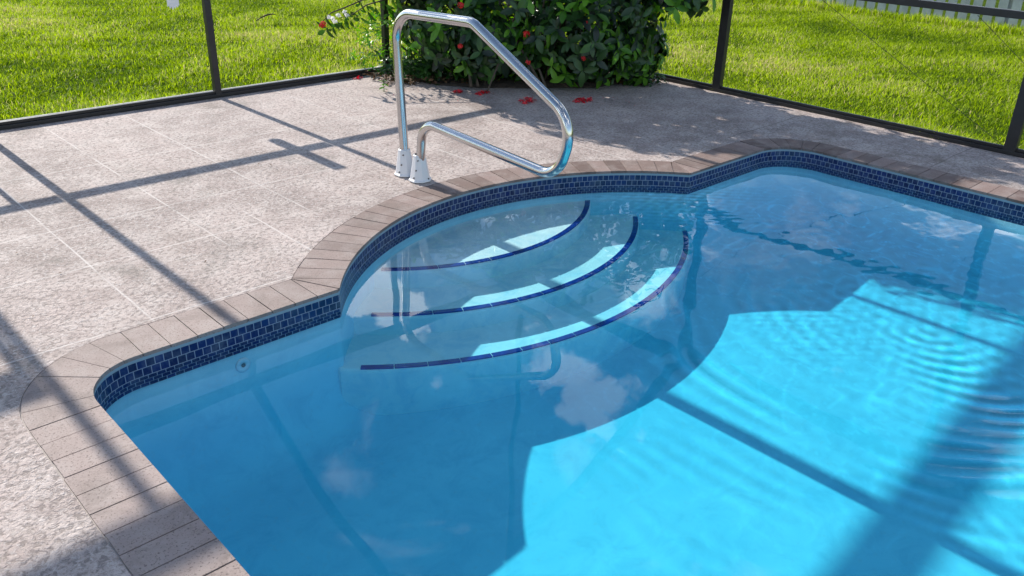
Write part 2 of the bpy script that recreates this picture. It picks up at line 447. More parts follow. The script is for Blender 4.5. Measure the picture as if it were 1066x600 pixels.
# steps
def arc_circle_ends(cy, R):
    d = cy - BC[1]; a = (R*R - BR*BR + d*d) / (2*d); y = cy - a; return y, math.sqrt(R*R - a*a)
STEPS = [(-2.34, 1.237, -.195, .11), (-2.35, 1.543, -.297, .12), (-2.205, 1.985, -.400, .2)]
for k, (cy, R, zt, rise) in enumerate(STEPS):
    if k < 2:
        ye, xe = arc_circle_ends(cy, R)
    else:
        ye = YT - .02; xe = math.sqrt(R*R - (ye-cy)**2)
    a1 = math.atan2(ye-cy, xe); a0 = math.atan2(ye-cy, -xe)   # negative angles
    if a0 > 0: a0 -= 2*PI
    n = 90; rim = [(3.094 + R*math.cos(a0 + (a1-a0)*i/n), cy + R*math.sin(a0 + (a1-a0)*i/n)) for i in range(n+1)]
    back = [(3.094 + xe, ye+.06)]
    aa = math.asin(max(-1, min(1, (ye+.06-BC[1])/(BR+.03)))); 
    for i in range(25): t_ = aa + (PI-2*aa)*i/24; back.append((BC[0]+(BR+.03)*math.cos(t_), BC[1]+(BR+.03)*math.sin(t_)))
    back.append((3.094 - xe, ye+.06))
    poly = rim + back
    bm = bmesh.new(); lo_z = FLOOR_Z - .01
    # rounded tread edge: a few insets
    lv = []
    for dz, ins in ((lo_z - zt, 0), (-.02, 0), (-.008, .003), (0, .011)):
        lay = []
        for i, (x, y) in enumerate(poly):
            if i <= n:
                ddx, ddy = 3.094 - x, cy - y; L = math.hypot(ddx, ddy); x += ddx/L*ins; y += ddy/L*ins
            lay.append(bm.verts.new((x, y, zt+dz)))
        lv.append(lay)
    m_ = len(poly)
    for a, b in zip(lv, lv[1:]):
        for i in range(m_): bm.faces.new((a[i], a[(i+1) % m_], b[(i+1) % m_], b[i]))
    bm.faces.new(lv[-1])
    st = bm_obj('step', bm, M['step'], pool)
    # row of edge tiles laid on the tread
    bm = bmesh.new()
    fa = [.03, .055, .045][k]; fb = [.0, .03, .0][k]
    L = (a1-a0-fa-fb)*R; nt = round(L/.157)
    for i in range(nt):
        t0 = a0+fa+(a1-a0-fa-fb)*i/nt + .0022/R; t1 = a0+fa+(a1-a0-fa-fb)*(i+1)/nt - .0022/R
        q = 6; outp = [(3.094+(R-.006)*math.cos(t0+(t1-t0)*j/q), cy+(R-.006)*math.sin(t0+(t1-t0)*j/q)) for j in range(q+1)]
        inp = [(3.094+(R-.038)*math.cos(t1+(t0-t1)*j/q), cy+(R-.038)*math.sin(t1+(t0-t1)*j/q)) for j in range(q+1)]
        add_prism(bm, outp+inp, zt-.004, zt+.0035)
    bm_obj('edge_tiles', bm, M['nosing'], st, bevel=.0015)

# return inlet in the back wall
bm = bmesh.new()
def lathe(bm, prof, cen, axis, n=24):
    axis = Vector(axis).normalized(); u = axis.orthogonal().normalized(); w = axis.cross(u); rs = []
    for r, h in prof: rs.append([bm.verts.new(Vector(cen) + axis*h + (u*math.cos(2*PI*i/n) + w*math.sin(2*PI*i/n))*r) for i in range(n)])
    for a, b in zip(rs, rs[1:]):
        for i in range(n): bm.faces.new((a[i], a[(i+1) % n], b[(i+1) % n], b[i]))
    bm.faces.new(rs[0][::-1]); bm.faces.new(rs[-1])
lathe(bm, [(.033, 0), (.033, .004), (.028, .007), (.016, .009), (.012, .004)], (1.31, YT-.001, -.205), (0, -1, 0))
inl = bm_obj('return_inlet', bm, M['fitting'], pool, smooth=True)
bm = bmesh.new(); lathe(bm, [(.009, .003), (.009, .007), (.004, .008)], (1.31, YT-.001, -.205), (0, -1, 0)); bm_obj('nozzle', bm, M['screw'], inl)

# ---------------------------------------------------------------- water: a closed body whose sides run inside the shell walls
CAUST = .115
RC = np.array([3.68, -5.52])     # where the ripples start
def rsum(X, Y, lam, seed, n=9):
    r = np.random.default_rng(seed); o = 0
    for _ in range(n):
        th = r.uniform(0, 2*PI); k = 2*PI/(lam*r.uniform(.7, 1.5)); o = o + np.sin(k*(X*np.cos(th)+Y*np.sin(th)) + r.uniform(0, 2*PI))
    return o / math.sqrt(n/2)
def wave(X, Y):
    d = np.hypot(X - RC[0], Y - RC[1]); ang = np.arctan2(Y-RC[1], X-RC[0])
    wx = rsum(X, Y, .9, 1); wy = rsum(X, Y, .5, 2); br = np.clip(.75+.45*rsum(X, Y, .45, 3), .1, 1.5)
    near = np.exp(-((d-.6)/.85)**2)
    # rings spreading towards the camera and the steps, broken up by the older chop
    dirn = .10+.90*np.clip(np.cos(ang+2.9), 0, 1)**1.3
    dd = d + .022*wx + .005*wy
    br = br*np.clip(.8+.6*rsum(X, Y, .8, 11), .15, 1.5)
    h = near*dirn*br*(.00048*np.sin(2*PI*dd/.098+.5*wx) + .00020*np.sin(2*PI*dd/.15+1+.8*wx))
    h = h + .00013*np.exp(-(d/.6)**2)*rsum(X, Y, .075, 4) + .00010*np.exp(-(np.hypot(X-4.5, Y+4.9)/1.0)**2)*rsum(X, Y, .12, 5)
    h = h + .00012*np.exp(-(np.hypot(X-4.2, Y+3.75)/.45)**2)*rsum(X, Y, .07, 6)
    w = .30 + .70/(1+np.exp(-(X-3.2)*2))
    h = h + w*(.00085*rsum(X, Y, .85, 7) + .00032*rsum(X, Y, .42, 8) + .00012*rsum(X, Y, .21, 9))
    return h
gx = np.arange(XL-.15, XR+.16, .0125); gy = np.arange(-8.2, -2.85, .0125)
ny = np.concatenate([np.arange(YB-.15, -8.2, .1), gy])
XX, YY = np.meshgrid(gx, ny, indexing='ij'); ZZ = WATER_Z + wave(XX, YY)
nxg, nyg = XX.shape
Vt = np.stack([XX.ravel(), YY.ravel(), ZZ.ravel()], 1)
idx = np.arange(nxg*nyg).reshape(nxg, nyg)
q = np.stack([idx[:-1, :-1], idx[1:, :-1], idx[1:, 1:], idx[:-1, 1:]], -1).reshape(-1, 4)
bord = np.concatenate([idx[:, 0], idx[-1, 1:], idx[-2::-1, -1], idx[0, -2:0:-1]])
nb = len(bord); Vb = Vt[bord].copy(); Vb[:, 2] = FLOOR_Z - .4
V = np.concatenate([Vt, Vb]); base = len(Vt)
j = np.roll(np.arange(nb), -1)
sq = np.stack([bord[j], bord, base+np.arange(nb), base+j], -1)   # outward
loops = np.concatenate([q.ravel(), sq.ravel(), (base+np.arange(nb))[::-1]])
tot = np.concatenate([np.full(len(q)+len(sq), 4), [nb]]); sta = np.concatenate([[0], np.cumsum(tot)[:-1]])
# caustic light painted into the surface tint, following the curvature of the ripples
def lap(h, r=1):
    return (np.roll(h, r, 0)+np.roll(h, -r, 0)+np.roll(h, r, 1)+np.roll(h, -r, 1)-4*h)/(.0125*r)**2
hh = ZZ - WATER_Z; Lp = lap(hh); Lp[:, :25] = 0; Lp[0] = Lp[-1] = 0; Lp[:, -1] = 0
caustic_tint = np.clip(.93 - CAUST*Lp, .62, 1.5)
caustic_net = np.exp(-(np.abs(rsum(XX+.03*rsum(XX, YY, .3, 21), YY, .30, 12))/.10)**2) + .7*np.exp(-(np.abs(rsum(XX, YY+.03*rsum(XX, YY, .25, 22), .19, 13))/.12)**2)  # web of bright caustic lines, drawn from noise into the tint
caustic_tint = caustic_tint + (caustic_net-.28)*(.24*np.exp(-(np.hypot(XX-4.55, YY+4.75)/.85)**2) + .12*np.exp(-(np.hypot(XX-3.4, YY+5.2)/1.5)**2) + .05*np.exp(-(np.hypot(XX-3.7, YY+3.6)/.7)**2))
caustic_tint = np.where(caustic_tint > .93, .93 + (caustic_tint-.93)*1.3, caustic_tint)
water = np_mesh('water', V, loops, sta, tot, M['water'], smooth=True, attr=np.concatenate([caustic_tint.ravel(), np.ones(nb)]))
fl = np.ones(len(tot), bool); fl[len(q):] = False; water.data.polygons.foreach_set('use_smooth', fl)
tag(water, kind='structure')
water.data.update()

# ---------------------------------------------------------------- deck, ground
DX0, DX1, DY0, DY1 = -5.0, 6.575, -13.0, .055
hole = offset_clean(CW + .005)
sq_ = [(DX0, DY0), (DX1, DY0), (DX1, DY1), (DX0, DY1)]
deck = ring_mesh('deck', hole, sq_, -.002, -.002, M['deck']); tag(deck, kind='structure')
m = deck.modifiers.new('solid', 'SOLIDIFY'); m.thickness = .10; m.offset = -1
groundhole = [(DX0+.2, DY0+.2), (DX1-.2, DY0+.2), (DX1-.2, DY1-.2), (DX0+.2, DY1-.2)]
gr = ring_mesh('ground', groundhole, [(-160, -160), (160, -160), (160, 160), (-160, 160)], -.035, -.035, M['ground']); tag(gr, kind='structure')
bm = bmesh.new()
add_box(bm, DX0, DX1+.05, DY1+.001, DY1+.030, -.09, .040); add_box(bm, DX1+.001, DX1+.05, DY0, DY1, -.09, -.006)
foot = bm_obj('footing', bm, M['concrete'], bevel=.004); tag(foot, kind='structure')
# dark seam between the coping and the deck
V = []; F = []
ho = offset(CW-.004); hi_ = offset(CW+.012)

# ---------------------------------------------------------------- planting bed in the corner
bm = bmesh.new()
edge = [(4.50, DY1-.03), (4.47, -.35), (4.52, -.72), (4.80, -1.10), (5.2, -1.42), (5.72, -1.80), (6.1, -1.86), (6.49, -1.80), (6.49, DY1-.03)]
edge = [Vector(p) for p in edge]
fine = []
for a, b in zip(edge, edge[1:]+edge[:1]):
    for k in range(8): fine.append(a.lerp(b, k/8))
cen = Vector((5.6, -.75)); lay = []
for f_, z in ((.84, -.001), (.82, .008), (.74, .025), (.5, .05), (.2, .055)):
    lay.append([bm.verts.new(((p.x-cen.x)*f_*(1+random.uniform(-.012, .012))+cen.x, (p.y-cen.y)*f_*(1+random.uniform(-.012, .012))+cen.y, z + random.uniform(-.006, .006)*(z > .002))) for p in fine])
nf = len(fine)
for a, b in zip(lay, lay[1:]):
    for i in range(nf): bm.faces.new((a[i], a[(i+1) % nf], b[(i+1) % nf], b[i]))
bm.faces.new(lay[-1])
bed = bm_obj('planting_bed', bm, M['soil']); tag(bed, kind='structure')

# ---------------------------------------------------------------- screen enclosure
cage = thing('screen_enclosure', 'dark bronze aluminium pool cage frame along the edge of the deck', 'pool cage', (3.0, 0, 0))
def part(name, mk, mat=M['bronze'], parent=cage, bevel=.003):
    bm = bmesh.new(); mk(bm); return bm_obj(name, bm, mat, parent, bevel=bevel)
EH = 2.50; CH = .915
WX = 6.519
for x in (-3.2, -.55, .585, 1.282, 3.007, 4.676):
    wdt = .052
    part('post', lambda b: add_box(b, x-wdt/2, x+wdt/2, -.026, .026, 0, EH-.03))
part('post', lambda b: add_box(b, WX-.03, WX+.03, -.03, .03, 0, EH-.03))
for y in (-2.399, -4.835, -7.27, -9.7):
    part('post', lambda b: add_box(b, WX-.026, WX+.026, y-.04, y+.04, 0, EH-.03))
part('base_rail', lambda b: (add_box(b, DX0, WX-.032, -.027, .027, -.001, .028), add_box(b, DX0, WX-.032, -.012, .012, .028, .05)))
part('base_rail', lambda b: (add_box(b, WX-.027, WX+.027, -12.5, -.032, -.001, .028), add_box(b, WX-.012, WX+.012, -12.5, -.032, .028, .05)))
xs = [.585, 1.282, 3.007, 4.676, WX]
for a, b_ in zip(xs, xs[1:]):
    part('chair_rail', lambda b: add_box(b, a+.0265, b_-.0305, -.024, .024, CH-.026, CH+.026))
part('chair_rail', lambda b: add_box(b, -3.17, -.58, -.024, .024, CH-.026, CH+.026))
ysr = [-.03, -2.399, -4.835, -7.27, -9.7]
for a, b_ in zip(ysr, ysr[1:]):
    part('chair_rail', lambda b: add_box(b, WX-.024, WX+.024, b_+.0405, a-.0405, CH-.023, CH+.027))
part('eave_beam', lambda b: add_box(b, -3.25, WX+.06, -.035, .035, EH-.03, EH+.10))
part('eave_beam', lambda b: add_box(b, WX-.035, WX+.06, -12.0, -.036, EH-.03, EH+.10))
# screen door in the back wall: header, mid rail and two stiles
part('door_header', lambda b: add_box(b, -.52, .556, -.024, .024, 1.96, 2.02))
door = part('screen_door', lambda b: (add_box(b, -.50, -.45, -.02, .02, .04, 1.94), add_box(b, .505, .555, -.02, .02, .04, 1.94), add_box(b, -.449, .504, -.018, .018, 1.88, 1.94), add_box(b, -.449, .504, -.018, .018, .04, .16)))
part('kick_post', lambda b: add_box(b, 1.02, 1.055, -.022, .022, .052, CH-.027))
# roof: sloping rafters over every post then level beams
def raft(a, b_, w=.05, h=.10): part('rafter', lambda q_: add_beam(q_, a, b_, w, h))
z0 = EH+.05
for x in (-.55, 3.007):
    raft((x, -.03, z0), (x, -1.05, 3.16)); raft((x, -1.05, 3.16), (x, -2.6, 3.62)); raft((x, -2.6, 3.62), (x, -11.5, 3.75))
for y in (-2.399, -7.27):
    raft((WX-.03, y, z0), (WX-1.05, y, 3.16)); raft((WX-1.05, y, 3.16), (WX-2.4, y, 3.60))
raft((WX-.03, -.03, z0), (WX-1.05, -1.05, 3.16)); raft((WX-1.05, -1.05, 3.16), (WX-2.6, -2.6, 3.62))
part('purlin', lambda b: add_box(b, -3.2, WX-2.6, -2.65, -2.6, 3.60, 3.65))
# brace cables
for a, b_ in (((WX, -3.18-.02, CH-.03), (WX, -4.78, .05)), ((WX, -2.47, 1.62), (WX, -3.14, CH+.03)), ((WX, -4.40, CH-.03), (WX, -4.79, .60))):
    bm = bmesh.new(); add_tube(bm, [a, b_], .0019, 6); bm_obj('brace_cable', bm, M['cable'], cage)

# ---------------------------------------------------------------- handrail
RXP = 2.985
rail = thing('pool_handrail', 'polished stainless steel figure-four handrail bolted beside the pool steps', 'handrail', (RXP, -2.65, 0))
pts = [(RXP, -2.535, .0), (RXP, -2.508, .955), (RXP, -3.165, .985), (RXP, -3.93, .63), (RXP, -3.80, .275), (RXP, -2.93, .352), (RXP, -2.68, .335), (RXP, -2.695, .0)]
pts = [(RXP, -2.56, .0), (RXP, -2.495, .955), (RXP, -3.18, .978), (RXP, -3.93, .605), (RXP, -3.83, .308), (RXP, -2.735, .368), (RXP, -2.695, .0)]
path = smooth_path(pts, [0, .16, .12, .20, .15, .13, 0])
bm = bmesh.new(); add_tube(bm, path, .0268, 28, caps=False); tube = bm_obj('tube', bm, M['steel'], rail, smooth=True)
for (y0, yt) in ((-2.555, -2.548), (-2.70, -2.698)):
    bm = bmesh.new()
    n = 8; rs = []
    for r, z in ((.070, .001), (.070, .010), (.061, .016), (.038, .146), (.038, .158), (.030, .162)):
        rs.append([bm.verts.new((RXP + r*1.04*math.cos(2*PI*(i+.5)/n), y0 + (yt-y0)*z/.14 + r*math.sin(2*PI*(i+.5)/n), z)) for i in range(n)])
    for a, b in zip(rs, rs[1:]):
        for i in range(n): bm.faces.new((a[i], a[(i+1) % n], b[(i+1) % n], b[i]))
    bm.faces.new(rs[0][::-1])
    bc = bm_obj('base_cover', bm, M['white_plastic'], rail, bevel=.004)
    for (dx, dy, z) in ((-.062, -.018, .03), (-.038, -.03, .135), (-.050, -.025, .075), (.02, -.058, .02)):
        bm = bmesh.new(); lathe(bm, [(.0048, -.006), (.0048, .001), (.003, .0025)], (RXP+dx*1., y0+dy*1., z), (-1 if dx < 0 else 0, -.35 if dx < 0 else -1, .15), 10)
        bm_obj('screw', bm, M['screw'], bc)

# ---------------------------------------------------------------- picket fence behind the lawn on the right
fence = thing('picket_fence', 'pale grey picket fence with narrow gaps at the far edge of the lawn', 'fence', (12.95, -1, -.03))
bm = bmesh.new(); 
for z in (.35, 1.25): add_box(bm, 12.99, 13.03, -9, 9, z, z+.09)
bm_obj('rail', bm, M['fence'], fence, bevel=.004)
y = -7.0; k = 0
first = None
while y < 6.0:
    h = 1.55 + random.uniform(-.02, .02); w = .115
    if first is None:
        bm = bmesh.new()
        lo = [bm.verts.new((0, yy, zz)) for yy, zz in ((0, 0), (w, 0), (w, 1.5), (w/2, 1.58), (0, 1.5))]
        hi = [bm.verts.new((.02, yy, zz)) for yy, zz in ((0, 0), (w, 0), (w, 1.5), (w/2, 1.58), (0, 1.5))]
        bm.faces.new(lo); bm.faces.new(hi[::-1])
        for i in range(5): bm.faces.new((lo[i], hi[i], hi[(i+1) % 5], lo[(i+1) % 5]))
        o = bm_obj('picket', bm, M['fence'], fence); first = o
    else:
        o = first.copy(); COL.objects.link(o); o.parent = fence; o.matrix_parent_inverse = first.matrix_parent_inverse.copy()
    o.location = (12.968, y, -.05 + random.uniform(-.01, .01)); o.rotation_euler = (random.uniform(-.012, .012), 0, 0)
    y += .165; k += 1
for yy in (-7.4, -5.0, -2.6, -.2, 2.2, 4.6):
    bm = bmesh.new(); add_box(bm, 13.033, 13.12, yy, yy+.09, -.05, 1.62); bm_obj('fence_post', bm, M['fence'], fence, bevel=.004)

# ---------------------------------------------------------------- leaves
def leaf_batch(name, C, D, U, size, width, mat, parent=None, tone=None, fold=.25, droop=.25):
    """many leaves in one mesh: C base points, D directions, U up vectors, (n,3) arrays"""
    n = len(C); D = D/np.linalg.norm(D, axis=1, keepdims=True)
    S = np.cross(D, U); S /= np.linalg.norm(S, axis=1, keepdims=True)+1e-9; Nn = np.cross(S, D)
    tpl = [(0, 0, 0), (.20, .34, fold*.34), (.20, 0, 0), (.20, -.34, fold*.34), (.55, .5, fold*.5), (.55, 0, 0), (.55, -.5, fold*.5), (.86, .27, fold*.27), (.86, 0, 0), (.86, -.27, fold*.27), (1., 0, 0)]
    V = np.empty((n, 11, 3))
    for i, (a, b, c) in enumerate(tpl):
        V[:, i] = C + D*(a*size)[:, None] + S*(b*width)[:, None] + Nn*((c*width) - droop*a*a*size)[:, None]
    quads = [(0, 2, 1), (0, 3, 2), (1, 2, 5, 4), (2, 3, 6, 5), (4, 5, 8, 7), (5, 6, 9, 8), (7, 8, 10), (8, 9, 10)]
    lp = np.array([i for qd in quads for i in qd]); tt = np.array([len(qd) for qd in quads])
    loops = (lp[None, :] + 11*np.arange(n)[:, None]).ravel(); tot = np.tile(tt, n); sta = np.concatenate([[0], np.cumsum(tot)[:-1]])
    tone = RNG.random(n) if tone is None else tone
    return np_mesh(name, V.reshape(-1, 3), loops, sta, tot, mat, parent, True, np.repeat(tone, 11))
def whorls(P, N, k, size, spread, jit=.45):
    """k leaves round each tip P that points along N"""
    C = []; D = []; U = []; Z = []
    for p, nn in zip(P, N):
        nn = Vector(nn).normalized(); a = nn.orthogonal().normalized(); b = nn.cross(a); ph = random.random()*6
        kk = random.choice(k)
        for i in range(kk):
            an = ph + i*2.4 + random.uniform(-.35, .35); lift = spread + random.uniform(-jit, jit) - .05*i/kk
            d = (a*math.cos(an) + b*math.sin(an)) + nn*lift + Vector((0, 0, -.12))
            C.append(Vector(p) - nn*(.012*i)); D.append(d); U.append(nn + Vector((random.uniform(-.2, .2), random.uniform(-.2, .2), .3)))
            Z.append(size*random.uniform(.55, 1.15))
    return np.array(C), np.array(D), np.array(U), np.array(Z)

bush = thing('flowering_shrub', 'dense dark green shrub with small red flower clusters in the corner bed', 'shrub', (5.6, -.9, .03))
# envelope: a few overlapping lumps
LUMPS = [((5.0, -.55, .72), (.52, .55, .85)), ((5.45, -.98, .85), (.78, .66, 1.0)), ((6.0, -1.38, .95), (.68, .72, 1.05)), ((6.25, -1.75, 1.25), (.62, .66, .72)), ((5.6, -1.2, 1.35), (.7, .6, .62)), ((4.85, -.45, 1.05), (.50, .42, .55)), ((5.75, -1.45, .5), (.62, .50, .55)), ((6.05, -.8, 1.2), (.6, .6, .9)), ((6.25, -2.05, 1.02), (.40, .42, .42)), ((5.15, -.95, .45), (.48, .42, .45)), ((6.15, -1.72, .38), (.32, .26, .36))]
def env_sample(n):
    P = []; N = []
    while len(P) < n:
        c, r = random.choice(LUMPS); v = Vector((random.gauss(0, 1), random.gauss(0, 1), random.gauss(0, 1))).normalized()
        s_ = random.uniform(.72, 1.02) if random.random() < .8 else random.uniform(.4, .8)
        lump = 1 + .13*math.sin(v.x*7+c[0]*5)*math.sin(v.y*8+1)*math.cos(v.z*6)
        p = Vector((c[0]+v.x*r[0]*s_*lump, c[1]+v.y*r[1]*s_*lump, c[2]+v.z*r[2]*s_*lump))
        if p.z < .10 or p.x > 6.47 and p.y > -1.9 and p.z < 0: continue
        if p.x > 6.33 + .13*math.sin(p.z*9 + p.y*7) or p.y > .02: continue
        inner = sum(1 for cc, rr in LUMPS if sum(((p[i]-cc[i])/rr[i])**2 for i in range(3)) < .45)
        if inner and random.random() < .75: continue
        P.append(p); N.append((v + Vector((0, 0, .35))).normalized())
    return P, N
P_, N_ = env_sample(1150)
C_, D_, U_, Z_ = whorls(P_, N_, (5, 6, 7, 8), .128, .35)
foliage = leaf_batch('foliage', C_, D_, U_, Z_, Z_*.46, M['leaf'], bush, tone=np.clip(RNG.normal(.42, .32, len(Z_)), 0, 1))
P2, N2 = env_sample(400)
C_, D_, U_, Z_ = whorls([p + n_*.03 for p, n_ in zip(P2, N2)], N2, (4, 5, 6, 7), .125, .45)
leaf_batch('young_foliage', C_, D_, U_, Z_, Z_*.44, M['leafnew'], bush)
# stems
bm = bmesh.new()
for _ in range(60):
    p = random.choice(P_); b0 = Vector((5.6 + random.gauss(0, .35), -.95+random.gauss(0, .30), .03)); 
    b0.x = min(6.3, max(4.8, b0.x)); b0.y = min(-.1, max(-1.5, b0.y))
    md = b0.lerp(p, .5) + Vector((random.uniform(-.08, .08), random.uniform(-.08, .08), .12))
    pp_ = [b0, b0.lerp(md, .5)+Vector((0, 0, .06)), md, md.lerp(p, .6), p]; r0 = random.uniform(.007, .016)
    add_tube(bm, pp_, [r0, r0*.85, r0*.65, r0*.45, r0*.25], 6)
bm_obj('stem', bm, M['bark'], bush, smooth=True)
def flower_cluster(c, nrm, R, k, mat, name='flower_cluster', parent=bush, flat=False):
    """a head of little four-petalled flowers"""
    C = []; D = []; U = []; nrm = Vector(nrm).normalized()
    for i in range(k):
        v = Vector((random.gauss(0, 1), random.gauss(0, 1), random.gauss(0, 1))).normalized()
        if flat: v = Vector((v.x, v.y, abs(v.z)*.25))
        elif v.dot(nrm) < -.1: v = -v
        q_ = Vector(c) + v*R*random.uniform(.6, 1)
        if flat: v.z = 0; v.normalize(); q_ = Vector(c) + Vector((v.x*1.2, v.y*.8, 0))*R*.85*random.random()**.7; q_.z = c[2] + random.uniform(.003, .018)
        nn = (v if not flat else Vector((random.uniform(-1.2, 1.2), random.uniform(-1.2, 1.2), 1))).normalized(); a = nn.orthogonal().normalized(); b = nn.cross(a); ph = random.random()*2
        for j_ in range(4):
            C.append(q_); D.append(a*math.cos(ph+j_*PI/2)+b*math.sin(ph+j_*PI/2)+nn*.12); U.append(nn)
    Z = np.full(len(C), .016)*RNG.uniform(.8, 1.2, len(C))
    return leaf_batch(name, np.array(C), np.array(D), np.array(U), Z, Z*.62, mat, parent, droop=.1)

# flower clusters on the shrub, where the photo shows red
for c, R, k in (((5.05, -1.47, .50), .03, 16), ((4.62, -1.13, .40), .022, 9), ((4.64, -1.12, .72), .026, 10), ((5.50, -1.72, .58), .033, 16), ((5.42, -1.78, .31), .018, 6), ((4.40, -.55, .80), .035, 18), ((4.93, -1.62, .31), .018, 8), ((5.05, -1.50, .86), .03, 12)):
    flower_cluster(c, (-.4, -.8, .3), R, k, M['red'])

# drooping flowering branch that reaches out to the left over the base rail
bm = bmesh.new()
BRP = [(4.86, -.40, .62), (4.66, -.16, .70), (4.40, -.07, .665), (4.22, -.05, .61), (4.09, -.05, .58), (4.005, -.05, .52)]
add_tube(bm, BRP, [.009, .008, .0065, .006, .005, .004], 8)
add_tube(bm, [(4.70, -.2, .695), (4.45, -.06, .62), (4.30, -.05, .55), (4.18, -.05, .53)], [.007, .0055, .004, .003], 7)
branch = bm_obj('branch', bm, M['bark'], bush, smooth=True)
Pb = [Vector(p) for p in ((4.02, -.05, .44), (4.08, -.05, .44), (4.14, -.06, .46), (4.20, -.05, .49), (4.30, -.06, .52), (4.37, -.05, .50), (4.44, -.07, .56), (4.52, -.06, .58), (4.60, -.1, .6), (4.26, -.03, .47), (4.40, -.02, .62), (4.66, -.1, .52), (4.72, -.1, .45), (4.75, -.12, .7))]
C_, D_, U_, Z_ = whorls(Pb, [Vector((-.6, -.1, -.5))]*len(Pb), (4, 5), .105, .3)
leaf_batch('branch_leaves', C_, D_, U_, Z_, Z_*.42, M['leaf'], branch, tone=RNG.uniform(.3, 1, len(Z_)))
flower_cluster((3.995, -.055, .485), (-.5, -.3, .5), .034, 26, M['red'], parent=branch)
for c in ((4.06, -.06, .545), (4.11, -.06, .505), (4.15, -.06, .55), (4.22, -.06, .575), (4.09, -.07, .53), (4.24, -.06, .545)):
    flower_cluster(c, (-.3, -.3, .8), .018, 8, M['white_petal'], name='bud_cluster', parent=branch)

# low trailing leaves at the foot of the shrub and behind it
Pl = [Vector((random.uniform(4.5, 6.4), 0, 0)) for _ in range(620)]
for p in Pl:
    t_ = (p.x-4.5)/1.9; ye = -.35 - 1.42*min(1, t_*1.12); p.y = ye + random.uniform(-.16, .30); p.z = random.uniform(.03, .2)
C_, D_, U_, Z_ = whorls(Pl, [Vector((random.gauss(0, .4), -.5+random.gauss(0, .4), .9)) for _ in Pl], (4, 5, 6), .07, .3)
leaf_batch('low_foliage', C_, D_, U_, Z_, Z_*.45, M['leaf'], bush, tone=RNG.uniform(.2, .9, len(Z_)))
Pl = [Vector((random.uniform(4.45, 5.1), random.uniform(-.25, .35), random.uniform(.05, .55))) for _ in range(150)]
C_, D_, U_, Z_ = whorls(Pl, [Vector((random.gauss(0, .5), random.gauss(0, .5), .8)) for _ in Pl], (4, 5), .055, .4)
leaf_batch('side_foliage', C_, D_, U_, Z_, Z_*.4, M['leafnew'], bush)

# litter under the shrub
n = 1500
X_ = RNG.uniform(4.35, 6.4, n); t_ = (X_-4.35)/2.05; Y_ = -.42 - 1.42*np.minimum(1, t_*1.1) + np.abs(RNG.normal(0, .28, n)) - .05
keep = Y_ < 0; X_ = X_[keep]; Y_ = Y_[keep]; n = len(X_)
C_ = np.stack([X_, Y_, RNG.uniform(.01, .06, n)], 1); D_ = np.stack([RNG.normal(size=n), RNG.normal(size=n), RNG.normal(0, .25, n)], 1)
U_ = np.stack([RNG.normal(0, .4, n), RNG.normal(0, .4, n), np.ones(n)], 1); Z_ = RNG.uniform(.02, .055, n)
tag(leaf_batch('leaf_litter', C_, D_, U_, Z_, Z_*.5, M['dry']), kind='stuff', label='brown fallen leaves under the shrub')

# fallen flower heads on the deck
FALL = [((4.66, -1.06), .05, 22, 'small dull red fallen flower head by the left foot of the shrub'),
        ((4.80, -1.22), .07, 34, 'pale red fallen flower head seen just inside the handrail, in front of the shrub'),
        ((4.90, -1.66), .10, 40, 'scattered fallen red petals on the deck behind the slanting handrail'),
        ((5.29, -1.92), .09, 60, 'bright red heap of fallen petals on the deck right of the handrail'),
        ((4.285, -.10), .05, 9, 'few red petals lying on the deck next to the back base rail')]
for (x, y), R, k, lab in FALL:
    o = flower_cluster((x, y, .0), (0, 0, 1), R, k, M['redfall'], name='fallen_blossom', parent=None, flat=True)
    tag(o, lab, 'fallen flowers', 'fallen red flowers on the deck')
n = 90
C_ = np.stack([RNG.uniform(4.1, 5.6, n), np.zeros(n), np.full(n, .003)], 1); C_[:, 1] = -.35 - (C_[:, 0]-4.1)*1.05 - np.abs(RNG.normal(0, .22, n))
D_ = np.stack([RNG.normal(size=n), RNG.normal(size=n), np.zeros(n)], 1); U_ = np.tile([0., 0., 1.], (n, 1))
Z_ = RNG.uniform(.006, .016, n); o = leaf_batch('loose_petals', C_, D_, U_, Z_, Z_*.5, M['redfall'], droop=0); tag(o, kind='stuff', label='loose red petals scattered over the deck')
n = 130
C_ = np.stack([RNG.uniform(.2, 6.4, n), RNG.uniform(-4.3, -.1, n), np.full(n, .003)], 1)
ok = []
for c in C_: ok.append(c[1] > (-3.3 if c[0] < 1.7 or c[0] > 4.8 else -2.65))
C_ = C_[ok]; n = len(C_)
D_ = np.stack([RNG.normal(size=n), RNG.normal(size=n), RNG.uniform(0, .2, n)], 1); U_ = np.tile([0., 0., 1.], (n, 1)); Z_ = RNG.uniform(.006, .018, n)
tag(leaf_batch('leaf_crumbs', C_, D_, U_, Z_, Z_*.6, M['dry'], droop=0), kind='stuff', label='tiny dark leaf crumbs on the deck')
# bark crumb on the deck by the bay
# weed growing from the deck
weed = thing('weed', 'tiny bright green weed sprouting from the deck behind the handrail', 'weed', (4.19, -.64, 0))
bm = bmesh.new(); add_tube(bm, [(4.19, -.64, -.004), (4.185, -.645, .05), (4.19, -.64, .10)], [.003, .0025, .002], 6); bm_obj('stem', bm, M['leafnew'], weed)
C_, D_, U_, Z_ = whorls([Vector((4.19, -.64, .10)), Vector((4.187, -.64, .06)), Vector((4.19, -.64, .03))], [Vector((0, 0, 1))]*3, (4, 5), .05, .3)
leaf_batch('leaf', C_, D_, U_, Z_, Z_*.55, M['leafnew'], weed)

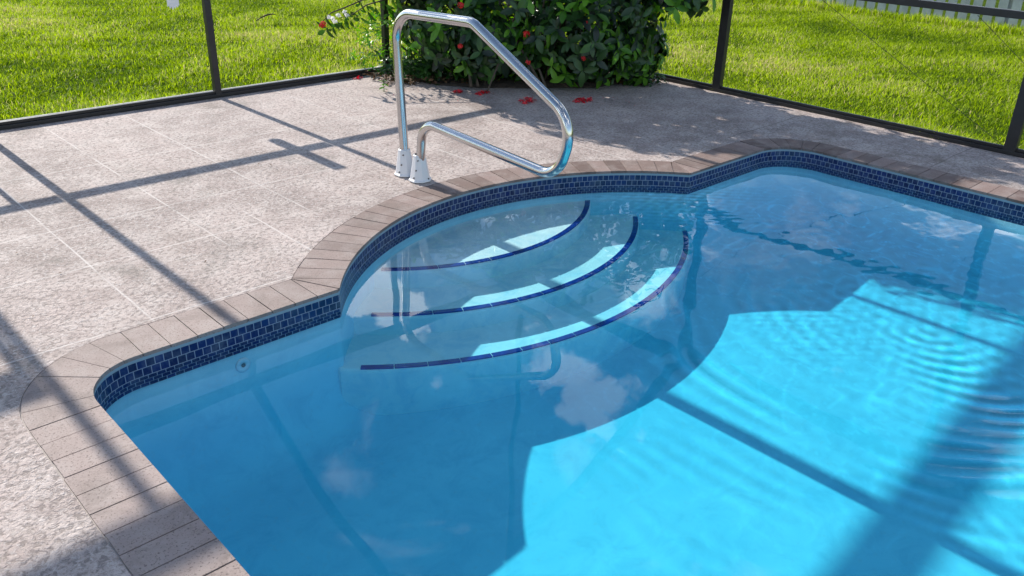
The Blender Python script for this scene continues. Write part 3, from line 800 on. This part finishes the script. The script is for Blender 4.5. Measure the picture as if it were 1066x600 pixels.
# ---------------------------------------------------------------- grass
CAMP = np.array([0, -6.631]); AIM = math.atan2(.721, .693)
def blades(n, region, hmin, hmax, wmin, wmax, name, bend=1.0):
    X_, Y_ = region(n); n = len(X_)
    pn = np.sin(X_*3.1+np.sin(Y_*2.3)*1.5)*np.sin(Y_*2.7+1)*.5+.5
    h = RNG.uniform(hmin, hmax, n)*(.65+.5*pn); w = RNG.uniform(wmin, wmax, n)
    a = RNG.uniform(0, 2*PI, n); lean = np.clip(RNG.normal(.75, .38, n), .1, 1.6)*bend
    fa = a + PI/2 + RNG.normal(0, .5, n)
    dx, dy = np.cos(a), np.sin(a); sx, sy = np.cos(fa), np.sin(fa)
    V = np.empty((n, 5, 3)); z0 = -.037
    for i, (t_, side) in enumerate(((0, -1), (0, 1), (.55, -1), (.55, 1), (1, 0))):
        wd = w*(1 if t_ < .5 else .85)*side/2; rr = h*lean*t_**1.6
        V[:, i, 0] = X_ + dx*rr + sx*wd; V[:, i, 1] = Y_ + dy*rr + sy*wd; V[:, i, 2] = z0 + h*t_*(1-.28*lean*t_)
    lp = np.array([0, 1, 3, 2, 2, 3, 4]); tt = np.array([4, 3])
    loops = (lp[None, :]+5*np.arange(n)[:, None]).ravel(); tot = np.tile(tt, n); sta = np.concatenate([[0], np.cumsum(tot)[:-1]])
    tone = np.clip(RNG.normal(.5, .30, n) + (pn-.5)*.45 + .25*np.sin(X_*1.1+2)*np.sin(Y_*.9), 0, 1)
    o = np_mesh(name, V.reshape(-1, 3), loops, sta, tot, M['blade'], None, False, np.repeat(tone, 5))
    return o
def lawn_region(n):
    r = np.sqrt(RNG.uniform(5.0**2, 15.5**2, n)); th = AIM + RNG.uniform(-math.radians(38), math.radians(38), n)
    X_ = CAMP[0]+r*np.cos(th); Y_ = CAMP[1]+r*np.sin(th)
    pn = np.sin(X_*5.3+2*np.sin(Y_*3.9))*np.sin(Y_*6.1+1.7*np.sin(X_*4.4))
    k = ((Y_ > DY1+.03) | (X_ > DX1+.04)) & (X_ < 13.25) & (RNG.random(n) < np.clip(.72+.5*pn, .25, 1) )
    return X_[k], Y_[k]
g = blades(760000, lawn_region, .028, .068, .0040, .0085, 'grass'); tag(g, kind='stuff', label='bright green coarse lawn grass outside the screen')
def edge_region(n):
    X_ = np.concatenate([RNG.uniform(-2, DX1, n//2), DX1 + .02+np.abs(RNG.normal(0, .05, n//2))]); Y_ = np.concatenate([DY1 + .08+np.abs(RNG.normal(0, .05, n//2)), RNG.uniform(-6, DY1+.1, n//2)])
    return X_, Y_
g = blades(16000, edge_region, .05, .12, .004, .008, 'edge_grass', 1.1); tag(g, kind='stuff', label='longer grass hanging over the deck edge')
def fence_region(n):
    return 12.80+RNG.normal(0, .12, n), RNG.uniform(-6, 4, n)
g = blades(14000, fence_region, .05, .17, .005, .012, 'fence_grass', .6); tag(g, kind='stuff', label='taller weeds along the foot of the picket fence')

# curled dry leaf stalk and the white flower lying on the lawn
bm = bmesh.new(); add_tube(bm, [(5.09, 3.27, .02), (5.16, 3.27, .055), (5.26, 3.30, .075), (5.36, 3.36, .07), (5.44, 3.42, .055)], [.004, .008, .01, .008, .004], 6)
tag(bm_obj('fallen_twig', bm, M['soil'], smooth=True), 'thin dark curved twig lying on the grass', 'twig')
bm = bmesh.new()
XW = 2.735
prof2 = [(-.045, 1.18), (-.045, .725), (-.034, .735), (-.028, .712), (-.016, .724), (-.008, .70), (.004, .722), (.013, .708), (.021, .727), (.032, .716), (.040, .735), (.045, .728), (.045, 1.18)]
lo = [bm.verts.new((XW+a, -.030, b)) for a, b in prof2]; hi = [bm.verts.new((XW+a, -.0245, b)) for a, b in prof2]; n_ = len(prof2)
bm.faces.new(lo); bm.faces.new(hi[::-1])
for i in range(n_): bm.faces.new((lo[i], hi[i], hi[(i+1) % n_], lo[(i+1) % n_]))
tag(bm_obj('hanging_strip', bm, M['white_plastic']), 'ragged white strip hanging on the screen frame left of the first post', 'strip')

# ---------------------------------------------------------------- camera, light, world
cam = bpy.data.objects.new('camera', bpy.data.cameras.new('camera')); COL.objects.link(cam)
R = np.array([[0.99964405, 0.02667895, 0.], [0.01158103, -0.43393394, 0.90087026], [0.02403428, -0.90054959, -0.43408845]])
u = np.array([.721, .693]); nn_ = np.array([.693, -.721])
def tf(v): return np.array([v[:2] @ u, -(v[:2] @ nn_), v[2]])
cx = tf(R @ np.array([1, 0, 0.])); cy = tf(R @ np.array([0, -1, 0.])); cz = tf(R @ np.array([0, 0, -1.]))
mt = Matrix.Identity(4)
for i in range(3): mt[i][0], mt[i][1], mt[i][2] = cx[i], cy[i], cz[i]
mt[0][3], mt[1][3], mt[2][3] = 0, -6.6314, 1.656
cam.matrix_world = mt.normalized() if hasattr(mt, 'normalized') else mt
cam.data.sensor_width = 36; cam.data.lens = 885/1066*36; cam.data.clip_end = 600; cam.data.clip_start = .05
scene.camera = cam

elev = math.atan(SUN_TAN)
to_sun = Vector((-.004, 1, SUN_TAN)).normalized()
sun = bpy.data.objects.new('sun', bpy.data.lights.new('sun', 'SUN')); COL.objects.link(sun)
sun.data.energy = 4.3; sun.data.angle = math.radians(.55); sun.data.color = (1, .935, .84)
sun.rotation_euler = to_sun.to_track_quat('Z', 'Y').to_euler()
CLOUD_OFF = (2.3, 6.1, 0.2)
PUFFS = [((0.5133, 0.7625, 0.3939), 0.042, 0.01, 1.0), ((0.5047, 0.7423, 0.4408), 0.04, 0.01, 1.0), ((0.5195, 0.6668, 0.5343), 0.016, 0.008, 0.6), ((0.6418, 0.572, 0.5108), 0.045, 0.02, 0.8), ((0.6407, 0.5342, 0.5515), 0.05, 0.022, 0.7), ((0.7179, 0.55, 0.4267), 0.055, 0.04, 0.55), ((0.7591, 0.5409, 0.3623), 0.045, 0.035, 0.7), ((0.8461, 0.4113, 0.3389), 0.09, 0.12, 0.22), ((0.6125, 0.523, 0.5927), 0.025, 0.02, 0.4)]
w = bpy.data.worlds.new('World'); scene.world = w; w.use_nodes = True
nt = w.node_tree; bg = nt.nodes['Background']
sky = nt.nodes.new('ShaderNodeTexSky'); sky.sky_type = 'NISHITA'; sky.sun_disc = False; sky.sun_elevation = elev
sky.sun_rotation = math.atan2(to_sun.x, to_sun.y); sky.air_density = 1.0; sky.dust_density = .1; sky.ozone_density = 1.6
tc = nt.nodes.new('ShaderNodeTexCoord')
mp = nt.nodes.new('ShaderNodeMapping'); mp.inputs['Scale'].default_value = (1, 1, 1.6); mp.inputs['Location'].default_value = CLOUD_OFF; nt.links.new(tc.outputs['Generated'], mp.inputs[0])
nz = nt.nodes.new('ShaderNodeTexNoise'); nz.inputs['Scale'].default_value = 3.2; nz.inputs['Detail'].default_value = 7; nz.inputs['Roughness'].default_value = .55; nz.inputs['Distortion'].default_value = .4
nt.links.new(mp.outputs[0], nz.inputs['Vector'])
rp = nt.nodes.new('ShaderNodeValToRGB'); rp.color_ramp.elements[0].position = .585; rp.color_ramp.elements[1].position = .66; nt.links.new(nz.outputs[0], rp.inputs[0])
mx = nt.nodes.new('ShaderNodeMix'); mx.data_type = 'RGBA'; # a few cumulus puffs at fixed places in the sky, frayed by noise
def wm(op, a, b=None, clamp=False):
    nd = nt.nodes.new('ShaderNodeMath'); nd.operation = op; nd.use_clamp = clamp
    for i, v in enumerate((a, b)):
        if v is None: continue
        if isinstance(v, (int, float)): nd.inputs[i].default_value = v
        else: nt.links.new(v, nd.inputs[i])
    return nd.outputs[0]
fn = nt.nodes.new('ShaderNodeTexNoise'); fn.inputs['Scale'].default_value = 11; fn.inputs['Detail'].default_value = 6; fn.inputs['Roughness'].default_value = .6
nt.links.new(tc.outputs['Generated'], fn.inputs['Vector'])
mask = rp.outputs[0]
for dr, rad, soft, dens in PUFFS:
    vd = nt.nodes.new('ShaderNodeVectorMath'); vd.operation = 'DISTANCE'; nt.links.new(tc.outputs['Generated'], vd.inputs[0]); vd.inputs[1].default_value = dr
    a_ = wm('ADD', vd.outputs['Value'], wm('MULTIPLY', wm('SUBTRACT', fn.outputs[0], .5), rad*5.5))
    m_ = wm('DIVIDE', wm('SUBTRACT', rad, a_), soft, clamp=True)
    mask = wm('MAXIMUM', mask, wm('MULTIPLY', m_, dens))
nt.links.new(mask, mx.inputs[0]); nt.links.new(sky.outputs[0], mx.inputs[6]); mx.inputs[7].default_value = (19, 19.2, 19.4, 1)
nt.links.new(mx.outputs[2], bg.inputs['Color']); bg.inputs['Strength'].default_value = .10

scene.view_settings.view_transform = 'Standard'; scene.view_settings.look = 'None'; scene.view_settings.gamma = 1
scene.view_settings.exposure = .82
c = scene.cycles
c.max_bounces = 10; c.transmission_bounces = 8; c.diffuse_bounces = 4; c.transparent_max_bounces = 8; c.volume_bounces = 0
c.use_denoising = True; c.sample_clamp_indirect = 6; c.blur_glossy = .3
c.caustics_refractive = False; c.caustics_reflective = False
